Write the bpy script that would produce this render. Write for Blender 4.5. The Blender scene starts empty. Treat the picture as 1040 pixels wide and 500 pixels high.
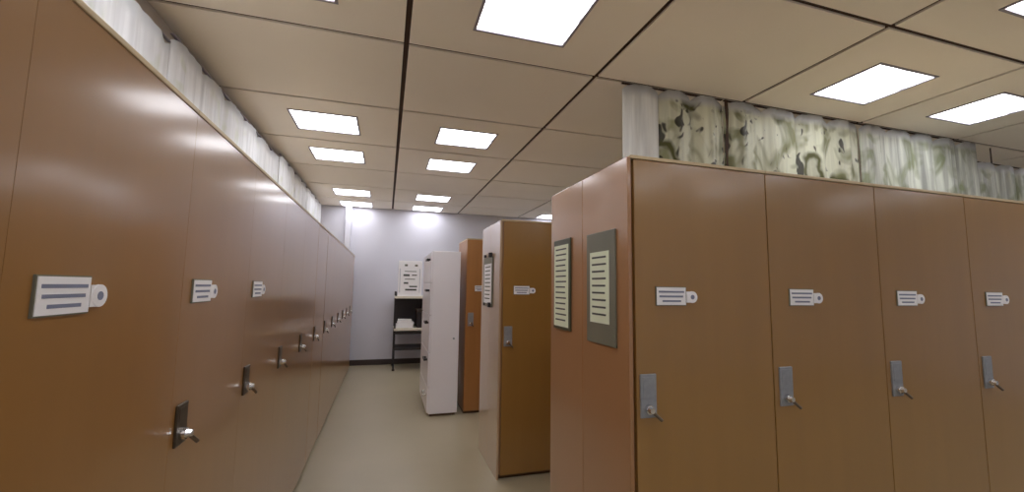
import bpy, bmesh, math, random
from mathutils import Vector, Matrix
random.seed(4)
S = bpy.context.scene
C = S.collection
EYE = 1.5
# ------------------------------------------------------------------ camera
def make_camera():
    yaw, pitch, roll = (math.radians(a) for a in (16.622, 5.566, 0.845))
    F = Vector((math.sin(yaw)*math.cos(pitch), math.cos(yaw)*math.cos(pitch), math.sin(pitch)))
    R = Vector((math.cos(yaw), -math.sin(yaw), 0)); U = R.cross(F)
    R2 = math.cos(roll)*R + math.sin(roll)*U; U2 = math.cos(roll)*U - math.sin(roll)*R
    m = Matrix((R2, U2, -F)).transposed().to_4x4(); m.translation = (0, 0, EYE)
    cd = bpy.data.cameras.new('camera'); cd.sensor_fit = 'HORIZONTAL'; cd.sensor_width = 36
    cd.lens = 423.8/1040*36; cd.clip_start = .02
    o = bpy.data.objects.new('camera', cd); C.objects.link(o); o.matrix_world = m
    S.camera = o
make_camera()
S.view_settings.view_transform = 'Standard'; S.view_settings.look = 'None'
S.view_settings.gamma = 1; S.view_settings.use_curve_mapping = False
S.view_settings.exposure = 0.0
LAMP = 8.9            # brightness of the ceiling lights
w = bpy.data.worlds.new('world'); S.world = w; w.use_nodes = True
w.node_tree.nodes['Background'].inputs[0].default_value = (.8, .85, 1, 1)
w.node_tree.nodes['Background'].inputs[1].default_value = .1

# ------------------------------------------------------------------ materials
def srgb(r, g, b):
    f = lambda c: ((c/255+.055)/1.055)**2.4 if c > 10 else c/255/12.92
    return (f(r), f(g), f(b), 1)
def mat(name, col, rough=.5, metal=0, coat=0, coat_r=.1, var=0, scale=(3, 3, 3), col2=None, bump=0, bscale=8, emit=None, spec=.5):
    m = bpy.data.materials.new(name); m.use_nodes = True; nt = m.node_tree; b = nt.nodes['Principled BSDF']
    b.inputs['Base Color'].default_value = col; b.inputs['Roughness'].default_value = rough
    b.inputs['Metallic'].default_value = metal; b.inputs['Coat Weight'].default_value = coat
    b.inputs['Coat Roughness'].default_value = coat_r; b.inputs['Specular IOR Level'].default_value = spec
    tc = nt.nodes.new('ShaderNodeTexCoord')
    if var or col2:
        mp = nt.nodes.new('ShaderNodeMapping'); mp.inputs['Scale'].default_value = scale
        nt.links.new(tc.outputs['Object'], mp.inputs[0])
        n = nt.nodes.new('ShaderNodeTexNoise'); n.inputs['Scale'].default_value = 1; n.inputs['Detail'].default_value = 4
        nt.links.new(mp.outputs[0], n.inputs['Vector'])
        r = nt.nodes.new('ShaderNodeValToRGB'); nt.links.new(n.outputs[0], r.inputs[0])
        r.color_ramp.elements[0].position = .35; r.color_ramp.elements[1].position = .65
        c2 = col2 or tuple(c*(1-var) for c in col[:3])+(1,)
        r.color_ramp.elements[0].color = c2; r.color_ramp.elements[1].color = col
        nt.links.new(r.outputs[0], b.inputs['Base Color'])
    if bump:
        n2 = nt.nodes.new('ShaderNodeTexNoise'); n2.inputs['Scale'].default_value = bscale; n2.inputs['Detail'].default_value = 1
        nt.links.new(tc.outputs['Object'], n2.inputs['Vector'])
        bp = nt.nodes.new('ShaderNodeBump'); bp.inputs['Strength'].default_value = bump; bp.inputs['Distance'].default_value = .01
        nt.links.new(n2.outputs[0], bp.inputs['Height'])
        nt.links.new(bp.outputs[0], b.inputs['Normal']); nt.links.new(bp.outputs[0], b.inputs['Coat Normal'])
    if emit:
        b.inputs['Emission Color'].default_value = emit[0]; b.inputs['Emission Strength'].default_value = emit[1]
    return m
M = {}
M['wood'] = mat('brown_laminate', srgb(158, 117, 58), .3, coat=1, coat_r=.18, var=.06, scale=(10, 10, .8), bump=.04, bscale=3)
M['wood_left'] = mat('glossy_left_laminate', srgb(158, 114, 62), .34, coat=.8, coat_r=.15, var=.06, scale=(10, 10, .8), bump=.05, bscale=2.2)
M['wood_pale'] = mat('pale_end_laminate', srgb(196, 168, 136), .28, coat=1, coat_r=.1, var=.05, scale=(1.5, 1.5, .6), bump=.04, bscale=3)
M['metal_dark'] = mat('dark_lock_metal', srgb(84, 72, 58), .4, metal=.5)
M['wood_side'] = mat('end_panel_laminate', srgb(170, 124, 84), .28, coat=1, coat_r=.13, var=.05, scale=(1.5, 1.5, .6), bump=.04, bscale=3)
M['wood_far'] = mat('orange_laminate', srgb(176, 122, 68), .4, coat=.3, coat_r=.2, var=.1, scale=(12, 12, .8))
M['wood_dark'] = mat('dark_gap', srgb(62, 36, 16), .6)
M['edge'] = mat('cream_edging', srgb(206, 184, 146), .4)
M['plinth'] = mat('plinth', srgb(96, 70, 46), .5)
M['ceil'] = mat('ceiling_panel', srgb(250, 243, 233), .75, var=.04, scale=(.9, .9, 1), bump=.02, bscale=2, spec=.25)
M['joint'] = mat('ceiling_joint', srgb(60, 38, 26), .8)
M['floor'] = mat('linoleum', srgb(174, 163, 136), .33, var=.07, scale=(1.2, 1.2, 1), coat=.15, coat_r=.2, bump=.02, bscale=2)
M['wall'] = mat('white_wall', srgb(219, 219, 230), .7, var=.03, scale=(1, 1, 1))
M['wall_l'] = mat('beige_wall', srgb(200, 192, 184), .7, var=.05, scale=(1, 1, 1))
M['base'] = mat('dark_baseboard', srgb(62, 50, 46), .5)
M['metal'] = mat('lock_metal', srgb(158, 162, 168), .42, metal=.3, var=.1, scale=(60, 60, 60))
M['chrome'] = mat('bright_metal', srgb(225, 225, 225), .16, metal=1)
M['key'] = mat('dull_key_metal', srgb(120, 108, 96), .35, metal=.8)
M['paper'] = mat('white_paper', srgb(253, 252, 254), .6)
M['paper_green'] = mat('pale_green_paper', srgb(236, 243, 216), .6, var=.06, scale=(8, 8, 8))
M['ink'] = mat('grey_ink', srgb(128, 134, 158), .6)
M['ink_dark'] = mat('dark_ink', srgb(74, 78, 72), .6)
M['backing'] = mat('grey_backing', srgb(122, 120, 104), .5, var=.12, scale=(5, 5, 3))
M['frame_dark'] = mat('dark_green_frame', srgb(74, 74, 54), .4)
M['white_lac'] = mat('white_lacquer', srgb(246, 243, 248), .35, coat=.2, var=.02, scale=(2, 2, 2))
M['black'] = mat('black_metal', srgb(38, 32, 34), .45)
M['shelf'] = mat('cream_shelf', srgb(236, 230, 214), .5)
M['lamp_frame'] = mat('lamp_frame', srgb(150, 146, 158), .4, metal=.2)

def lamp_mat():
    m = bpy.data.materials.new('lit_diffuser'); m.use_nodes = True; nt = m.node_tree; b = nt.nodes['Principled BSDF']
    b.inputs['Base Color'].default_value = (.8, .8, .85, 1)
    tc = nt.nodes.new('ShaderNodeTexCoord'); sp = nt.nodes.new('ShaderNodeSeparateXYZ'); nt.links.new(tc.outputs['Object'], sp.inputs[0])
    wv = nt.nodes.new('ShaderNodeMath'); wv.operation = 'MULTIPLY'; wv.inputs[1].default_value = 2*math.pi/.15
    nt.links.new(sp.outputs[1], wv.inputs[0])
    cs = nt.nodes.new('ShaderNodeMath'); cs.operation = 'COSINE'; nt.links.new(wv.outputs[0], cs.inputs[0])
    mr = nt.nodes.new('ShaderNodeMapRange'); mr.inputs[1].default_value = -1; mr.inputs[2].default_value = 1
    mr.inputs[3].default_value = LAMP*.85; mr.inputs[4].default_value = LAMP*1.15
    nt.links.new(cs.outputs[0], mr.inputs[0])
    mp = nt.nodes.new('ShaderNodeMapping'); mp.inputs['Scale'].default_value = (5, 16, 1); nt.links.new(tc.outputs['Object'], mp.inputs[0])
    ns = nt.nodes.new('ShaderNodeTexNoise'); ns.inputs['Scale'].default_value = 1; nt.links.new(mp.outputs[0], ns.inputs['Vector'])
    ms = nt.nodes.new('ShaderNodeMapRange'); ms.inputs[1].default_value = .53; ms.inputs[2].default_value = .68
    ms.inputs[3].default_value = 1; ms.inputs[4].default_value = .1; nt.links.new(ns.outputs[0], ms.inputs[0])   # thinner light between the tubes
    mm = nt.nodes.new('ShaderNodeMath'); mm.operation = 'MULTIPLY'; nt.links.new(mr.outputs[0], mm.inputs[0]); nt.links.new(ms.outputs[0], mm.inputs[1])
    nt.links.new(mm.outputs[0], b.inputs['Emission Strength'])
    b.inputs['Emission Color'].default_value = (.95, .95, 1, 1)
    return m
M['lit'] = lamp_mat()

def curtain_mat(name, pattern, base=(214, 214, 204), green=(126, 128, 84), gpos=.5, dark=.62, rings=0, trans=.25, low=.78):
    """thin printed curtain fabric: pale ground, olive patches, dark brushed marks"""
    m = bpy.data.materials.new(name); m.use_nodes = True; nt = m.node_tree; b = nt.nodes['Principled BSDF']; L = nt.links.new
    b.inputs['Roughness'].default_value = .45
    tc = nt.nodes.new('ShaderNodeTexCoord')
    def noise(scale, det, off=0):
        mp = nt.nodes.new('ShaderNodeMapping'); mp.inputs['Scale'].default_value = scale; mp.inputs['Location'].default_value = (off, off*.7, off*.3)
        L(tc.outputs['Object'], mp.inputs[0]); n = nt.nodes.new('ShaderNodeTexNoise'); n.inputs['Scale'].default_value = 1
        n.inputs['Detail'].default_value = det; n.inputs['Distortion'].default_value = .8; L(mp.outputs[0], n.inputs['Vector']); return n
    def ramp(n, p0, p1, c0, c1):
        r = nt.nodes.new('ShaderNodeValToRGB'); r.color_ramp.elements[0].position = p0; r.color_ramp.elements[1].position = p1
        r.color_ramp.elements[0].color = c0; r.color_ramp.elements[1].color = c1; L(n.outputs[0], r.inputs[0]); return r
    B = srgb(*base)
    sc = (16, 16, 1.2)
    r0 = ramp(noise(sc, 3), .35, .65, tuple(c*low for c in B[:3])+(1,), B)
    out = r0
    def mix(a, fac, col):
        mx = nt.nodes.new('ShaderNodeMix'); mx.data_type = 'RGBA'; L(fac.outputs[0], mx.inputs[0]); L(a, mx.inputs[6]); mx.inputs[7].default_value = col
        return mx.outputs[2]
    o = r0.outputs[0]
    if pattern > 0:
        o = mix(o, ramp(noise((5, 5, 3.4), 2, 3.1), gpos, gpos+.14, (0, 0, 0, 1), (pattern, pattern, pattern, 1)), srgb(*green))
        o = mix(o, ramp(noise((11, 11, 8), 1.5, 7.7), dark, dark+.05, (0, 0, 0, 1), (.9, .9, .9, 1)), srgb(44, 42, 34))
    if rings:
        mp = nt.nodes.new('ShaderNodeMapping'); mp.inputs['Scale'].default_value = (1, 0, .62); mp.inputs['Location'].default_value = (rings, 0, .1)
        L(tc.outputs['Object'], mp.inputs[0]); vo = nt.nodes.new('ShaderNodeTexVoronoi'); vo.inputs['Scale'].default_value = 3.6; vo.inputs['Randomness'].default_value = .75
        n = nt.nodes.new('ShaderNodeTexNoise'); n.inputs['Scale'].default_value = 6; L(tc.outputs['Object'], n.inputs['Vector'])
        ad = nt.nodes.new('ShaderNodeMix'); ad.data_type = 'VECTOR'; ad.inputs[0].default_value = .1; L(mp.outputs[0], ad.inputs[4]); L(n.outputs[1], ad.inputs[5])
        L(ad.outputs[1], vo.inputs['Vector'])
        r = nt.nodes.new('ShaderNodeValToRGB'); L(vo.outputs['Distance'], r.inputs[0]); e = r.color_ramp.elements
        e[0].position = .16; e[0].color = (.15, .15, .15, 1); e[1].position = .42; e[1].color = (0, 0, 0, 1)
        for pz, vv in ((.24, .3), (.29, 1), (.34, 1)):
            q = e.new(pz); q.color = (vv, vv, vv, 1)
        o = mix(o, r, srgb(92, 92, 48))
    sz = nt.nodes.new('ShaderNodeSeparateXYZ'); L(tc.outputs['Object'], sz.inputs[0])
    hd = nt.nodes.new('ShaderNodeMapRange'); hd.inputs[1].default_value = -.10; hd.inputs[2].default_value = -.05; L(sz.outputs[2], hd.inputs[0])
    o = mix(o, hd, srgb(226, 229, 232))          # pale header tape along the top hem
    L(o, b.inputs['Base Color'])
    tr = nt.nodes.new('ShaderNodeBsdfTranslucent'); L(o, tr.inputs[0])
    ms = nt.nodes.new('ShaderNodeMixShader'); ms.inputs[0].default_value = trans
    L(b.outputs[0], ms.inputs[1]); L(tr.outputs[0], ms.inputs[2]); L(ms.outputs[0], nt.nodes['Material Output'].inputs[0])
    return m
M['cur_plain'] = curtain_mat('plain_pale_curtain', 0, (252, 254, 252), low=.8)
M['cur_leaf'] = curtain_mat('leaf_print_curtain', .75, (236, 238, 218), (138, 140, 80), .53, .6, rings=.33)
M['cur_olive'] = curtain_mat('olive_print_curtain', .85, (228, 230, 208), (118, 120, 66), .5, .625, rings=1.4)
M['cur_pale'] = curtain_mat('pale_stripe_curtain', .75, (234, 238, 226), (136, 146, 98), .5, .8, low=.5)
M['cur_left'] = curtain_mat('left_curtain', .35, (250, 252, 255), (200, 210, 170), .55, .95, trans=.1)

# ------------------------------------------------------------------ mesh helpers
def box(bm, x0, x1, y0, y1, z0, z1, mi=0, bev=0):
    r = bmesh.ops.create_cube(bm, size=1)
    vs = r['verts']
    for v in vs: v.co = Vector(((x0+x1)/2+v.co.x*(x1-x0), (y0+y1)/2+v.co.y*(y1-y0), (z0+z1)/2+v.co.z*(z1-z0)))
    fs = set(f for v in vs for f in v.link_faces)
    for f in fs: f.material_index = mi
    if bev:
        es = list(set(e for f in fs for e in f.edges))
        bmesh.ops.bevel(bm, geom=es, offset=bev, segments=2, affect='EDGES', profile=.5, material=mi)
def cyl(bm, p, axis, r, length, seg=20, mi=0, r2=None):
    q = Vector((0, 0, 1)).rotation_difference(Vector(axis).normalized()).to_matrix().to_4x4()
    m = Matrix.Translation(Vector(p)+Vector(axis).normalized()*length/2) @ q
    old = set(bm.faces)
    bmesh.ops.create_cone(bm, cap_ends=True, segments=seg, radius1=r, radius2=r if r2 is None else r2, depth=length, matrix=m)
    for f in bm.faces:
        if f not in old: f.material_index = mi
def obj(name, bm, mats, parent=None, smooth=False):
    me = bpy.data.meshes.new(name); bmesh.ops.recalc_face_normals(bm, faces=bm.faces); bm.to_mesh(me); bm.free()
    for m in (mats if isinstance(mats, (list, tuple)) else [mats]): me.materials.append(M[m])
    if smooth:
        for p in me.polygons: p.use_smooth = True
    o = bpy.data.objects.new(name, me); C.objects.link(o)
    if parent: o.parent = parent
    return o
def thing(name, loc, rz, label, cat, group=None):
    o = bpy.data.objects.new(name, None); C.objects.link(o); o.empty_display_size = .1
    o.location = loc; o.rotation_euler = (0, 0, rz); o['label'] = label; o['category'] = cat
    if group: o['group'] = group
    return o
def struct(name, bm, mats):
    o = obj(name, bm, mats); o['kind'] = 'structure'; return o
def dup(root, loc, rz, label, group=None):
    r = root.copy(); C.objects.link(r); r.location = loc; r.rotation_euler = (0, 0, rz); r['label'] = label
    if group: r['group'] = group
    for ch in list(root.children):
        c = ch.copy(); C.objects.link(c); c.parent = r
        for g in list(ch.children):
            d = g.copy(); C.objects.link(d); d.parent = c
    return r
nb = bmesh.new

# ------------------------------------------------------------------ room
XW0, XW1, YW0, YW1, HC = -1.27, 9.0, -3.2, 8.42, EYE+1.474
GX, GXS, GY, GYS = .057, 1.287, 1.505, 1.015
lanes = [GX+GXS*(i+.5) for i in range(-1, 7)]
lamp_x = [lanes[i] for i in (0, 1, 3, 4, 6)]
lamp_y = [GY+GYS*(j+.5) for j in (-4, -3, -1, 0, 2, 3, 5, 6)]
LW, LD = .565, .475
b = nb(); box(b, XW0, XW1, YW0, YW1, -.1, 0); struct('floor', b, 'floor')
b = nb(); box(b, XW0-.1, XW0, YW0, YW1, 0, HC); struct('wall_left', b, 'wall_l')
b = nb(); box(b, XW1, XW1+.1, YW0, YW1, 0, HC); struct('wall_right', b, 'wall')
b = nb(); box(b, XW0-.1, XW1+.1, YW1, YW1+.1, 0, HC+.15); struct('wall_back', b, 'wall')
b = nb(); box(b, XW0-.1, XW1+.1, YW0-.1, YW0, 0, HC+.15); struct('wall_front', b, 'wall')
b = nb(); box(b, XW0, XW1, YW1-.014, YW1, 0, .1, 0, .003); struct('baseboard_back', b, 'base')

b = nb()
box(b, XW0-.1, XW1+.1, YW0, YW1, HC+.012, HC+.03, 1)
T = .012
xs = [XW0]+[GX+GXS*i for i in range(0, 7)]+[XW1]
ys = [YW0]+[GY+GYS*j for j in range(-4, 7)]+[YW1]
ys = [y for y in ys if y <= YW1]
def islamp(a, c): return any(a < x < c for x in lamp_x)
for i in range(len(xs)-1):
    for j in range(len(ys)-1):
        gx0 = .016 if i > 0 else 0; gx1 = .016 if i < len(xs)-2 else 0
        gy = .0145
        x0, x1, y0, y1 = xs[i]+gx0, xs[i+1]-gx1, ys[j]+gy, ys[j+1]-gy
        lx = [x for x in lamp_x if xs[i] < x < xs[i+1]]; ly = [y for y in lamp_y if ys[j] < y < ys[j+1]]
        if lx and ly:
            ax0, ax1, ay0, ay1 = lx[0]-LW/2, lx[0]+LW/2, ly[0]-LD/2, ly[0]+LD/2
            for q in ((x0, x1, y0, ay0), (x0, x1, ay1, y1), (x0, ax0, ay0, ay1), (ax1, x1, ay0, ay1)): box(b, q[0], q[1], q[2], q[3], HC, HC+T)
        else: box(b, x0, x1, y0, y1, HC, HC+T)
struct('ceiling', b, ['ceil', 'joint'])

# ------------------------------------------------------------------ ceiling lights
def make_light(loc, label, group):
    t = thing('ceiling_light', loc, 0, label, 'ceiling light', group)
    f = nb(); W, D, s = LW/2, LD/2, .016
    for q in ((-W, W, -D, -D+s), (-W, W, D-s, D), (-W, -W+s, -D+s, D-s), (W-s, W, -D+s, D-s)): box(f, q[0], q[1], q[2], q[3], -.006, .011)
    obj('frame', f, 'lamp_frame', t)
    d = nb(); box(d, -W+s, W-s, -D+s, D-s, .001, .006); obj('diffuser', d, 'lit', t)
    return t
rowname = ['furthest behind the viewpoint', 'just behind the viewpoint', 'in the nearest row', 'in the second row', 'in the third row', 'in the fourth row', 'in the last row but one', 'in the row nearest the back wall']
lanename = ['left of the aisle joint', 'right of the aisle joint', 'over the near right lockers', 'furthest right in view', 'by the right wall']
proto = None
for j, y in enumerate(lamp_y):
    for i, x in enumerate(lamp_x):
        hid = j < 2 or i == 4 or (i >= 2 and j > 3 and not (i == 2 and j == 7)) or (j == 2 and i != 2)
        if hid and (i == 4 and j > 3): continue
        lab = 'lit ceiling light %s, %s' % (rowname[j], lanename[i])
        g = 'ceiling lights set in the panels'
        if proto is None: proto = make_light((x, y, HC), lab, g)
        else: dup(proto, (x, y, HC), 0, lab, g)

# ------------------------------------------------------------------ lockers
def make_locker(W, D, H, label, group, loc, rz, wood='wood', side='wood_side', end=False, gap=.0018, dx=0, plate=.08, pm='metal', card=True, endmat='wood_side'):
    t = thing('wardrobe_locker', loc, rz, label, 'locker', group)
    b = nb(); box(b, 0.0005, W-.0005, .024, D, .03, H-.001, 0, .001); obj('body', b, side, t)
    b = nb(); box(b, .004, W-.004, .03, D-.01, 0, .03); obj('plinth', b, 'plinth', t)
    b = nb(); box(b, 0.0005, W-.0005, 0.0, D, H-.001, H+.013, 0, .002); obj('top_edging', b, 'edge', t)
    b = nb(); x0 = .014 if end else gap
    box(b, x0, W-gap, 0.003, .0235, .03, H-.003, 0, gap); door = obj('door', b, wood, t)
    b = nb(); box(b, -.0165, -.0005, 0.002, D/2-.002, .0, H+.004, 0, .002) if end else None
    if end:
        box(b, -.0165, -.0005, D/2+.001, D, .0, H+.004, 0, .002); obj('end_panel', b, endmat, t)
    else: b.free()
    # lock plate with turn knob and key
    zc = EYE-.40
    b = nb(); box(b, .026, .096, -.004, .004, zc-.08, zc-.08+2*plate, 0, .003)
    box(b, .036, .086, -.0055, -.003, zc-.01, zc-.09+2*plate, 0, .001); obj('lock_plate', b, pm, door)
    b = nb(); cyl(b, (.058, -.003, zc-.047), (0, -1, 0), .017, .016, mi=0); cyl(b, (.058, -.019, zc-.047), (0, -1, 0), .013, .014, mi=0, r2=.010)
    obj('knob', b, 'chrome', door)
    b = nb(); cyl(b, (.06, -.022, zc-.05), (.75, -.25, -.7), .006, .05, mi=0); obj('key', b, 'key', door)
    # name card holder
    zl = EYE-.028
    if not card: return t
    b = nb(); box(b, .102+dx, .241+dx, -.0015, .004, zl-.037, zl+.037, 1, 0)
    box(b, .105+dx, .238+dx, -.003, -.001, zl-.034, zl+.034, 0, 0)
    for k, (a, c) in enumerate(((.113, .23), (.116, .225), (.13, .215))):
        z = zl+.017-.018*k; box(b, a+dx, c+dx, -.0036, -.0025, z-.0035, z+.0035, 2)
    obj('name_card', b, ['paper', 'backing', 'ink'], door)
    b = nb(); cyl(b, (.270+dx, .004, zl-.003), (0, -1, 0), .023, .0072, 24, 0); box(b, .243+dx, .268+dx, -.002, .004, zl-.025, zl+.019, 0)
    cyl(b, (.270+dx, -.002, zl-.003), (0, -1, 0), .009, .0022, 16, 1); obj('number_tag', b, ['paper', 'ink'], door)
    return t
XL, XR, HL = -.567, .88, EYE+.51
GL = 'lockers along the left side of the aisle'
ordn = ['behind the left edge of the picture', 'nearest the viewpoint, with the large name card', 'second along the left row, beside the nearest one', 'third along the left row', 'fourth along the left row', 'fifth along the left row', 'sixth along the left row', 'seventh along the left row', 'eighth along the left row', 'ninth along the left row', 'tenth along the left row', 'last but one in the left row', 'at the far end of the left row by the white wall']
y0 = 1.511-.061; ly = .604
p = q = None
kw = dict(dx=-.042, plate=.06, pm='metal_dark')
for k in range(-2, 11):
    lab = 'tall glossy brown locker ' + ordn[k+2]
    loc = (XL, y0+k*ly, 0)
    if k == 4: make_locker(ly, .55, HL, lab, GL, loc, math.pi/2, 'wood_left', gap=.007, card=False, **kw)
    elif k < 2:
        if p is None: p = make_locker(ly, .55, HL, lab, GL, loc, math.pi/2, 'wood_left', gap=.0004, **kw)
        else: dup(p, loc, math.pi/2, lab, GL)
    elif q is None: q = make_locker(ly, .55, HL, lab, GL, loc, math.pi/2, 'wood_left', gap=.0004, card=False, **kw)
    else: dup(q, loc, math.pi/2, lab, GL)
GN = 'lockers of the near right row'
WN = .67
near_first = make_locker(WN, .78, HL, 'tall brown locker at the aisle corner, its side carrying two framed notices', GN, (XR+.017, 1.395, 0), 0, end=True)
names = ['second', 'third', 'fourth', 'fifth']
p = None
for k in range(1, 5):
    lab = 'tall brown locker %s from the aisle in the near right row' % names[k-1] if k < 4 else 'tall brown locker at the right end of the near row, past the picture edge'
    loc = (XR+.018+WN*k, 1.395, 0)
    if p is None: p = make_locker(WN, .78, HL, lab, GN, loc, 0)
    else: dup(p, loc, 0, lab, GN)
GM = 'lockers of the middle right row'
mid = make_locker(WN, .66, EYE+.54, 'narrow-looking brown locker in the middle of the picture beyond the near row', GM, (XR+.017, 3.285, 0), 0, 'wood', 'wood_side', end=True, endmat='wood_pale')
make_locker(WN, .66, EYE+.54, 'brown locker of the middle row hidden behind the near row', GM, (XR+.022+WN, 3.285, 0), 0)
GF = 'lockers of the far right row'
make_locker(WN, .62, EYE+.57, 'orange brown locker standing beside the white cabinet', GF, (.93, 5.02, 0), 0, 'wood_far', 'wood_far')
make_locker(WN, .62, EYE+.57, 'orange brown locker of the far row hidden behind the middle row', GF, (.935+WN, 5.02, 0), 0, 'wood_far', 'wood_far')

# ------------------------------------------------------------------ notices on the end panels (face -X)
def notice(y0, y1, z0, z1, label, py0, py1, pz0, pz1, back, lines, group='framed notices on the locker ends', paper='paper_green', x=XR):
    t = thing('framed_notice', (x-.0005, (y0+y1)/2, EYE+(z0+z1)/2), 0, label, 'notice', group)
    cy, cz = (y0+y1)/2, (z0+z1)/2
    b = nb(); box(b, -.008, 0, y0-cy, y1-cy, z0-cz, z1-cz, 0, .002); obj('backing_board', b, back, t)
    b = nb(); box(b, -.0095, -.0075, py0-cy, py1-cy, pz0-cz, pz1-cz, 0)
    n = lines; h = (pz1-pz0)/(n+1)
    for k in range(n):
        z = pz1-cz-h*(k+.8); e = (py1-py0)*(.12+.2*random.random()); a = (py1-py0)*.12
        box(b, -.0101, -.009, py0-cy+a*(1+random.random()*.8), py1-cy-a, z-h*.13, z+h*.13, 1)
    obj('printed_sheet', b, [paper, 'ink_dark'], t)
    return t
notice(1.905, 2.115, -.215, .25, 'pale green printed notice in a dark frame, further from the viewpoint', 1.925, 2.105, -.2, .22, 'frame_dark', 14)
notice(1.48, 1.725, -.235, .24, 'pale green printed notice on a wide grey board, nearer the corner', 1.525, 1.69, -.148, .155, 'backing', 9)
t = notice(3.5, 3.84, -.18, .26, 'pale notice with metal clips on the side of the middle locker', 3.53, 3.8, -.15, .2, 'backing', 9, paper='paper')
for z in (.235, -.2):
    b = nb(); box(b, -.03, 0, -.13, -.09, z-.02, z+.02, 0, .003); box(b, -.02, 0, .09, .12, z-.012, z+.012, 0, .002); obj('clip', b, 'black', t)

# ------------------------------------------------------------------ white cabinet
t = thing('white_cabinet', (.5, 5.0, 0), 0, 'white cabinet with stacked drawers facing the aisle, beside the orange brown locker', 'cabinet')
CW, CD, CH = .35, 1.05, EYE+.41
b = nb(); box(b, .02, CW, 0, CD, .03, CH, 0, .004); obj('body', b, 'white_lac', t)
b = nb(); box(b, .04, CW-.02, .03, CD-.03, 0, .03); obj('plinth', b, 'plinth', t)
zs = [.04, .32, .72, 1.15, 1.53, CH-.01]
for k in range(5):
    b = nb(); box(b, 0, .019, .004, CD-.004, zs[k]+.005, zs[k+1]-.005, 0, .003); dr = obj('drawer', b, 'white_lac', t)
    zc = zs[k+1]-.09
    b = nb()
    for yy in (.1, .26): box(b, -.03, 0.002, yy-.008, yy+.008, zc-.012, zc+.012, 0, .002)
    box(b, -.042, -.028, .08, .28, zc-.014, zc+.014, 0, .004); obj('handle', b, 'black' if k != 0 else 'chrome', dr)
b = nb(); cyl(b, (.29, .001, EYE-.62), (0, -1, 0), .012, .008); obj('keyhole', b, 'metal', t)

# ------------------------------------------------------------------ shelf rack at the back wall
rx0, rx1, ry0, ry1 = .16, 1.15, 7.75, 8.3
t = thing('shelf_rack', (rx0, ry0, 0), 0, 'black metal shelf rack with cream shelves against the back wall', 'rack')
RW, RD = rx1-rx0, ry1-ry0
for (x, y) in ((.015, .015), (RW-.015, .015), (.015, RD-.015), (RW-.015, RD-.015)):
    b = nb(); box(b, x-.015, x+.015, y-.015, y+.015, .03, EYE-.12, 0, .002); cyl(b, (x, y, 0), (0, 0, 1), .024, .03); obj('leg', b, 'black', t)
for z in (EYE-.22, EYE-.79):
    b = nb(); box(b, .0, RW, -.005, RD, z-.02, z+.022, 0, .003); obj('shelf', b, 'shelf', t)
for z in (EYE-1.12, EYE-.84):
    b = nb(); box(b, .03, RW-.03, .02, RD-.02, z-.03, z+.01, 0, .003); obj('lower_shelf' if z < .5 else 'shelf_brace', b, 'black', t)
b = nb(); box(b, .03, RW-.03, RD-.03, RD-.02, EYE-.84, EYE-.24); obj('back_panel', b, 'black', t)
t = thing('paper_stack', (.2, 7.85, EYE-.768), 0, 'white stack of papers on the middle shelf of the rack', 'papers')
b = nb(); box(b, 0, .3, 0, .3, 0, .06, 0, .003); box(b, .02, .31, .01, .28, .06, .1, 0, .003); obj('lower_sheets', b, 'paper', t)
b = nb(); box(b, .03, .27, .02, .27, .1, .145, 0, .003); obj('upper_sheets', b, 'paper', t)
t = thing('black_box', (.56, 7.85, EYE-.768), 0, 'black storage box on the middle shelf of the rack', 'box')
b = nb(); box(b, 0, .35, 0, .34, 0, .3, 0, .004); obj('body', b, 'black', t)
b = nb(); box(b, -.008, .358, -.008, .348, .28, .33, 0, .006); obj('lid', b, 'base', t)
t = thing('sign_board', (.2, 7.8, EYE-.198), 0, 'white printed sign board with two dark clips standing on the rack', 'sign')
b = nb(); box(b, 0, .42, .02, .04, 0, .64, 0, .004)
for (a, c, z, h) in ((.11, .32, .44, .012), (.09, .2, .36, .035), (.24, .33, .37, .02), (.12, .3, .3, .012), (.1, .18, .22, .03), (.2, .34, .16, .025), (.13, .33, .1, .03)):
    box(b, a, c, .0185, .021, z, z+h, 1)
for a in (.03, .38): box(b, a, a+.006, .0185, .021, .06, .5, 2)
obj('board', b, ['paper', 'ink_dark', 'ink'], t)
for a in (.11, .29):
    b = nb(); box(b, a, a+.05, .01, .045, .54, .575, 0, .003); obj('clip', b, 'backing', t)
b = nb(); box(b, .06, .36, .04, .2, 0, .012); obj('foot', b, 'paper', t)

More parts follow.
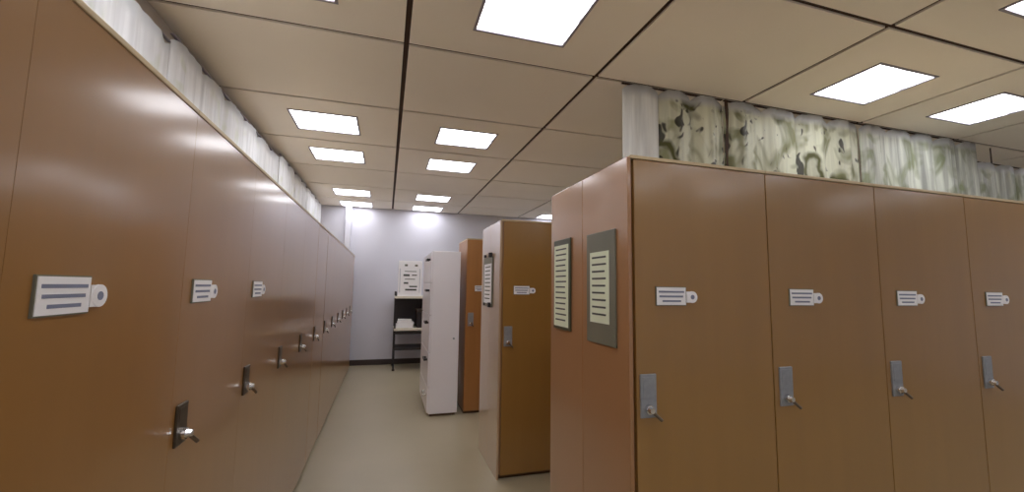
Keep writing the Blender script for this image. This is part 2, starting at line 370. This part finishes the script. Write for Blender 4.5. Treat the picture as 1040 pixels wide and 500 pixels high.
# ------------------------------------------------------------------ curtains
def curtain(x0, x1, y, ztop, zbot, m, label, pitch=.28, group='curtains hung from the ceiling rail', vertical=False, sag=.045, depth=.035, sd=1):
    rnd = random.Random(sd)
    L = x1-x0; t = thing('curtain', ((x0, y, ztop) if not vertical else (y, x0, ztop)), math.pi/2 if vertical else 0, label, 'curtain', group)
    b = nb(); nx = max(8, int(L/.012)); nz = 14; grid = []
    ph = rnd.random()*6
    for i in range(nx+1):
        s = L*i/nx; u = (s/pitch) % 1; col = []
        drop = sag*(abs(2*u-1)**4) + .006
        for j in range(nz+1):
            f = j/nz; zt = -drop*(1-f)**1.0; z = (zbot-ztop)*f - drop*(1-f)
            amp = depth*(.55+.45*f)
            yy = -1.3*amp*abs(math.sin(math.pi*s/pitch))**.7 + .12*depth*math.sin(s*61+f*1.2+ph) + .2*depth*math.sin(s*23+ph)
            col.append(b.verts.new((s, yy, z)))
        grid.append(col)
    for i in range(nx):
        for j in range(nz): b.faces.new((grid[i][j], grid[i+1][j], grid[i+1][j+1], grid[i][j+1]))
    f = obj('fabric', b, m, t, True)
    md = f.modifiers.new('thick', 'SOLIDIFY'); md.thickness = .002
    b = nb(); box(b, 0, L, -.009, .009, -.006, .0, 0, .001)
    obj('rail', b, 'lamp_frame' if vertical else 'joint', t)
    return t
ZC = HC-.002
curtain(1.56, 1.86, 2.53, ZC, EYE+.3, 'cur_plain', 'plain pale curtain fold at the aisle end of the rail', .3, sd=2)
curtain(1.865, 2.44, 2.53, ZC, EYE+.3, 'cur_leaf', 'curtain with green leaf and black print beside the plain fold', .285, sd=3)
curtain(2.46, 3.9, 2.53, ZC, EYE+.3, 'cur_olive', 'olive patterned curtain in the middle of the right rail', .36, sd=4)
curtain(3.905, 5.5, 2.53, ZC, EYE+.3, 'cur_pale', 'pale striped curtain at the right of the olive curtain', .33, sd=5)
t = curtain(5.52, 8.6, 2.56, EYE+1.31, EYE+.3, 'cur_pale', 'pale patterned curtain hung lower at the right picture edge', .33, sd=6)
for x in (.3, 1.5, 2.8):
    b = nb(); box(b, x-.004, x+.004, -.004, .004, -.001, HC-EYE-1.31); obj('rail_hanger', b, 'joint', t)
t = thing('gap_shade_strip', (2.452, 2.50, ZC), 0, 'narrow dark strip added for the shaded gap between the leaf print and olive curtains', 'gap shade')  # added dark strip, its colour paints the shade in the gap between curtains
b = nb(); prev = None
for k in range(31):
    z = -.01-k*.036; xx = .012*math.sin(k*.35); wd = .013+.004*math.sin(k*.8)
    a = [b.verts.new((xx+u*wd, v+.006*math.sin(k*.3), z)) for u, v in ((-1, -.001), (1, -.001), (1, .001), (-1, .001))]
    if prev:
        for q in range(4): b.faces.new((prev[q], prev[(q+1) % 4], a[(q+1) % 4], a[q]))
    prev = a
obj('strip', b, 'joint', t)
GC = 'curtains above the left lockers'
for k, (a, c, zt) in enumerate(((.15, 2.6, 1.30), (2.62, 5.0, 1.36), (5.02, 8.0, 1.42))):
    t = curtain(a, c, -1.185, EYE+zt, EYE+.3, 'cur_left', ['white curtain above the left lockers, nearest the viewpoint', 'white curtain above the middle of the left lockers', 'white curtain above the far left lockers'][k], .4, GC, True, .03, .022, 8+k)
    for x in (.3, 1.3, 2.2):
        b = nb(); box(b, x-.01, x+.01, 0, .084, -.006, 0); obj('wall_bracket', b, 'lamp_frame', t)
b = nb(); box(b, -.79, -.68, YW1-.1, YW1, 0, HC, 0, .01); struct('trim_1', b, 'wall')
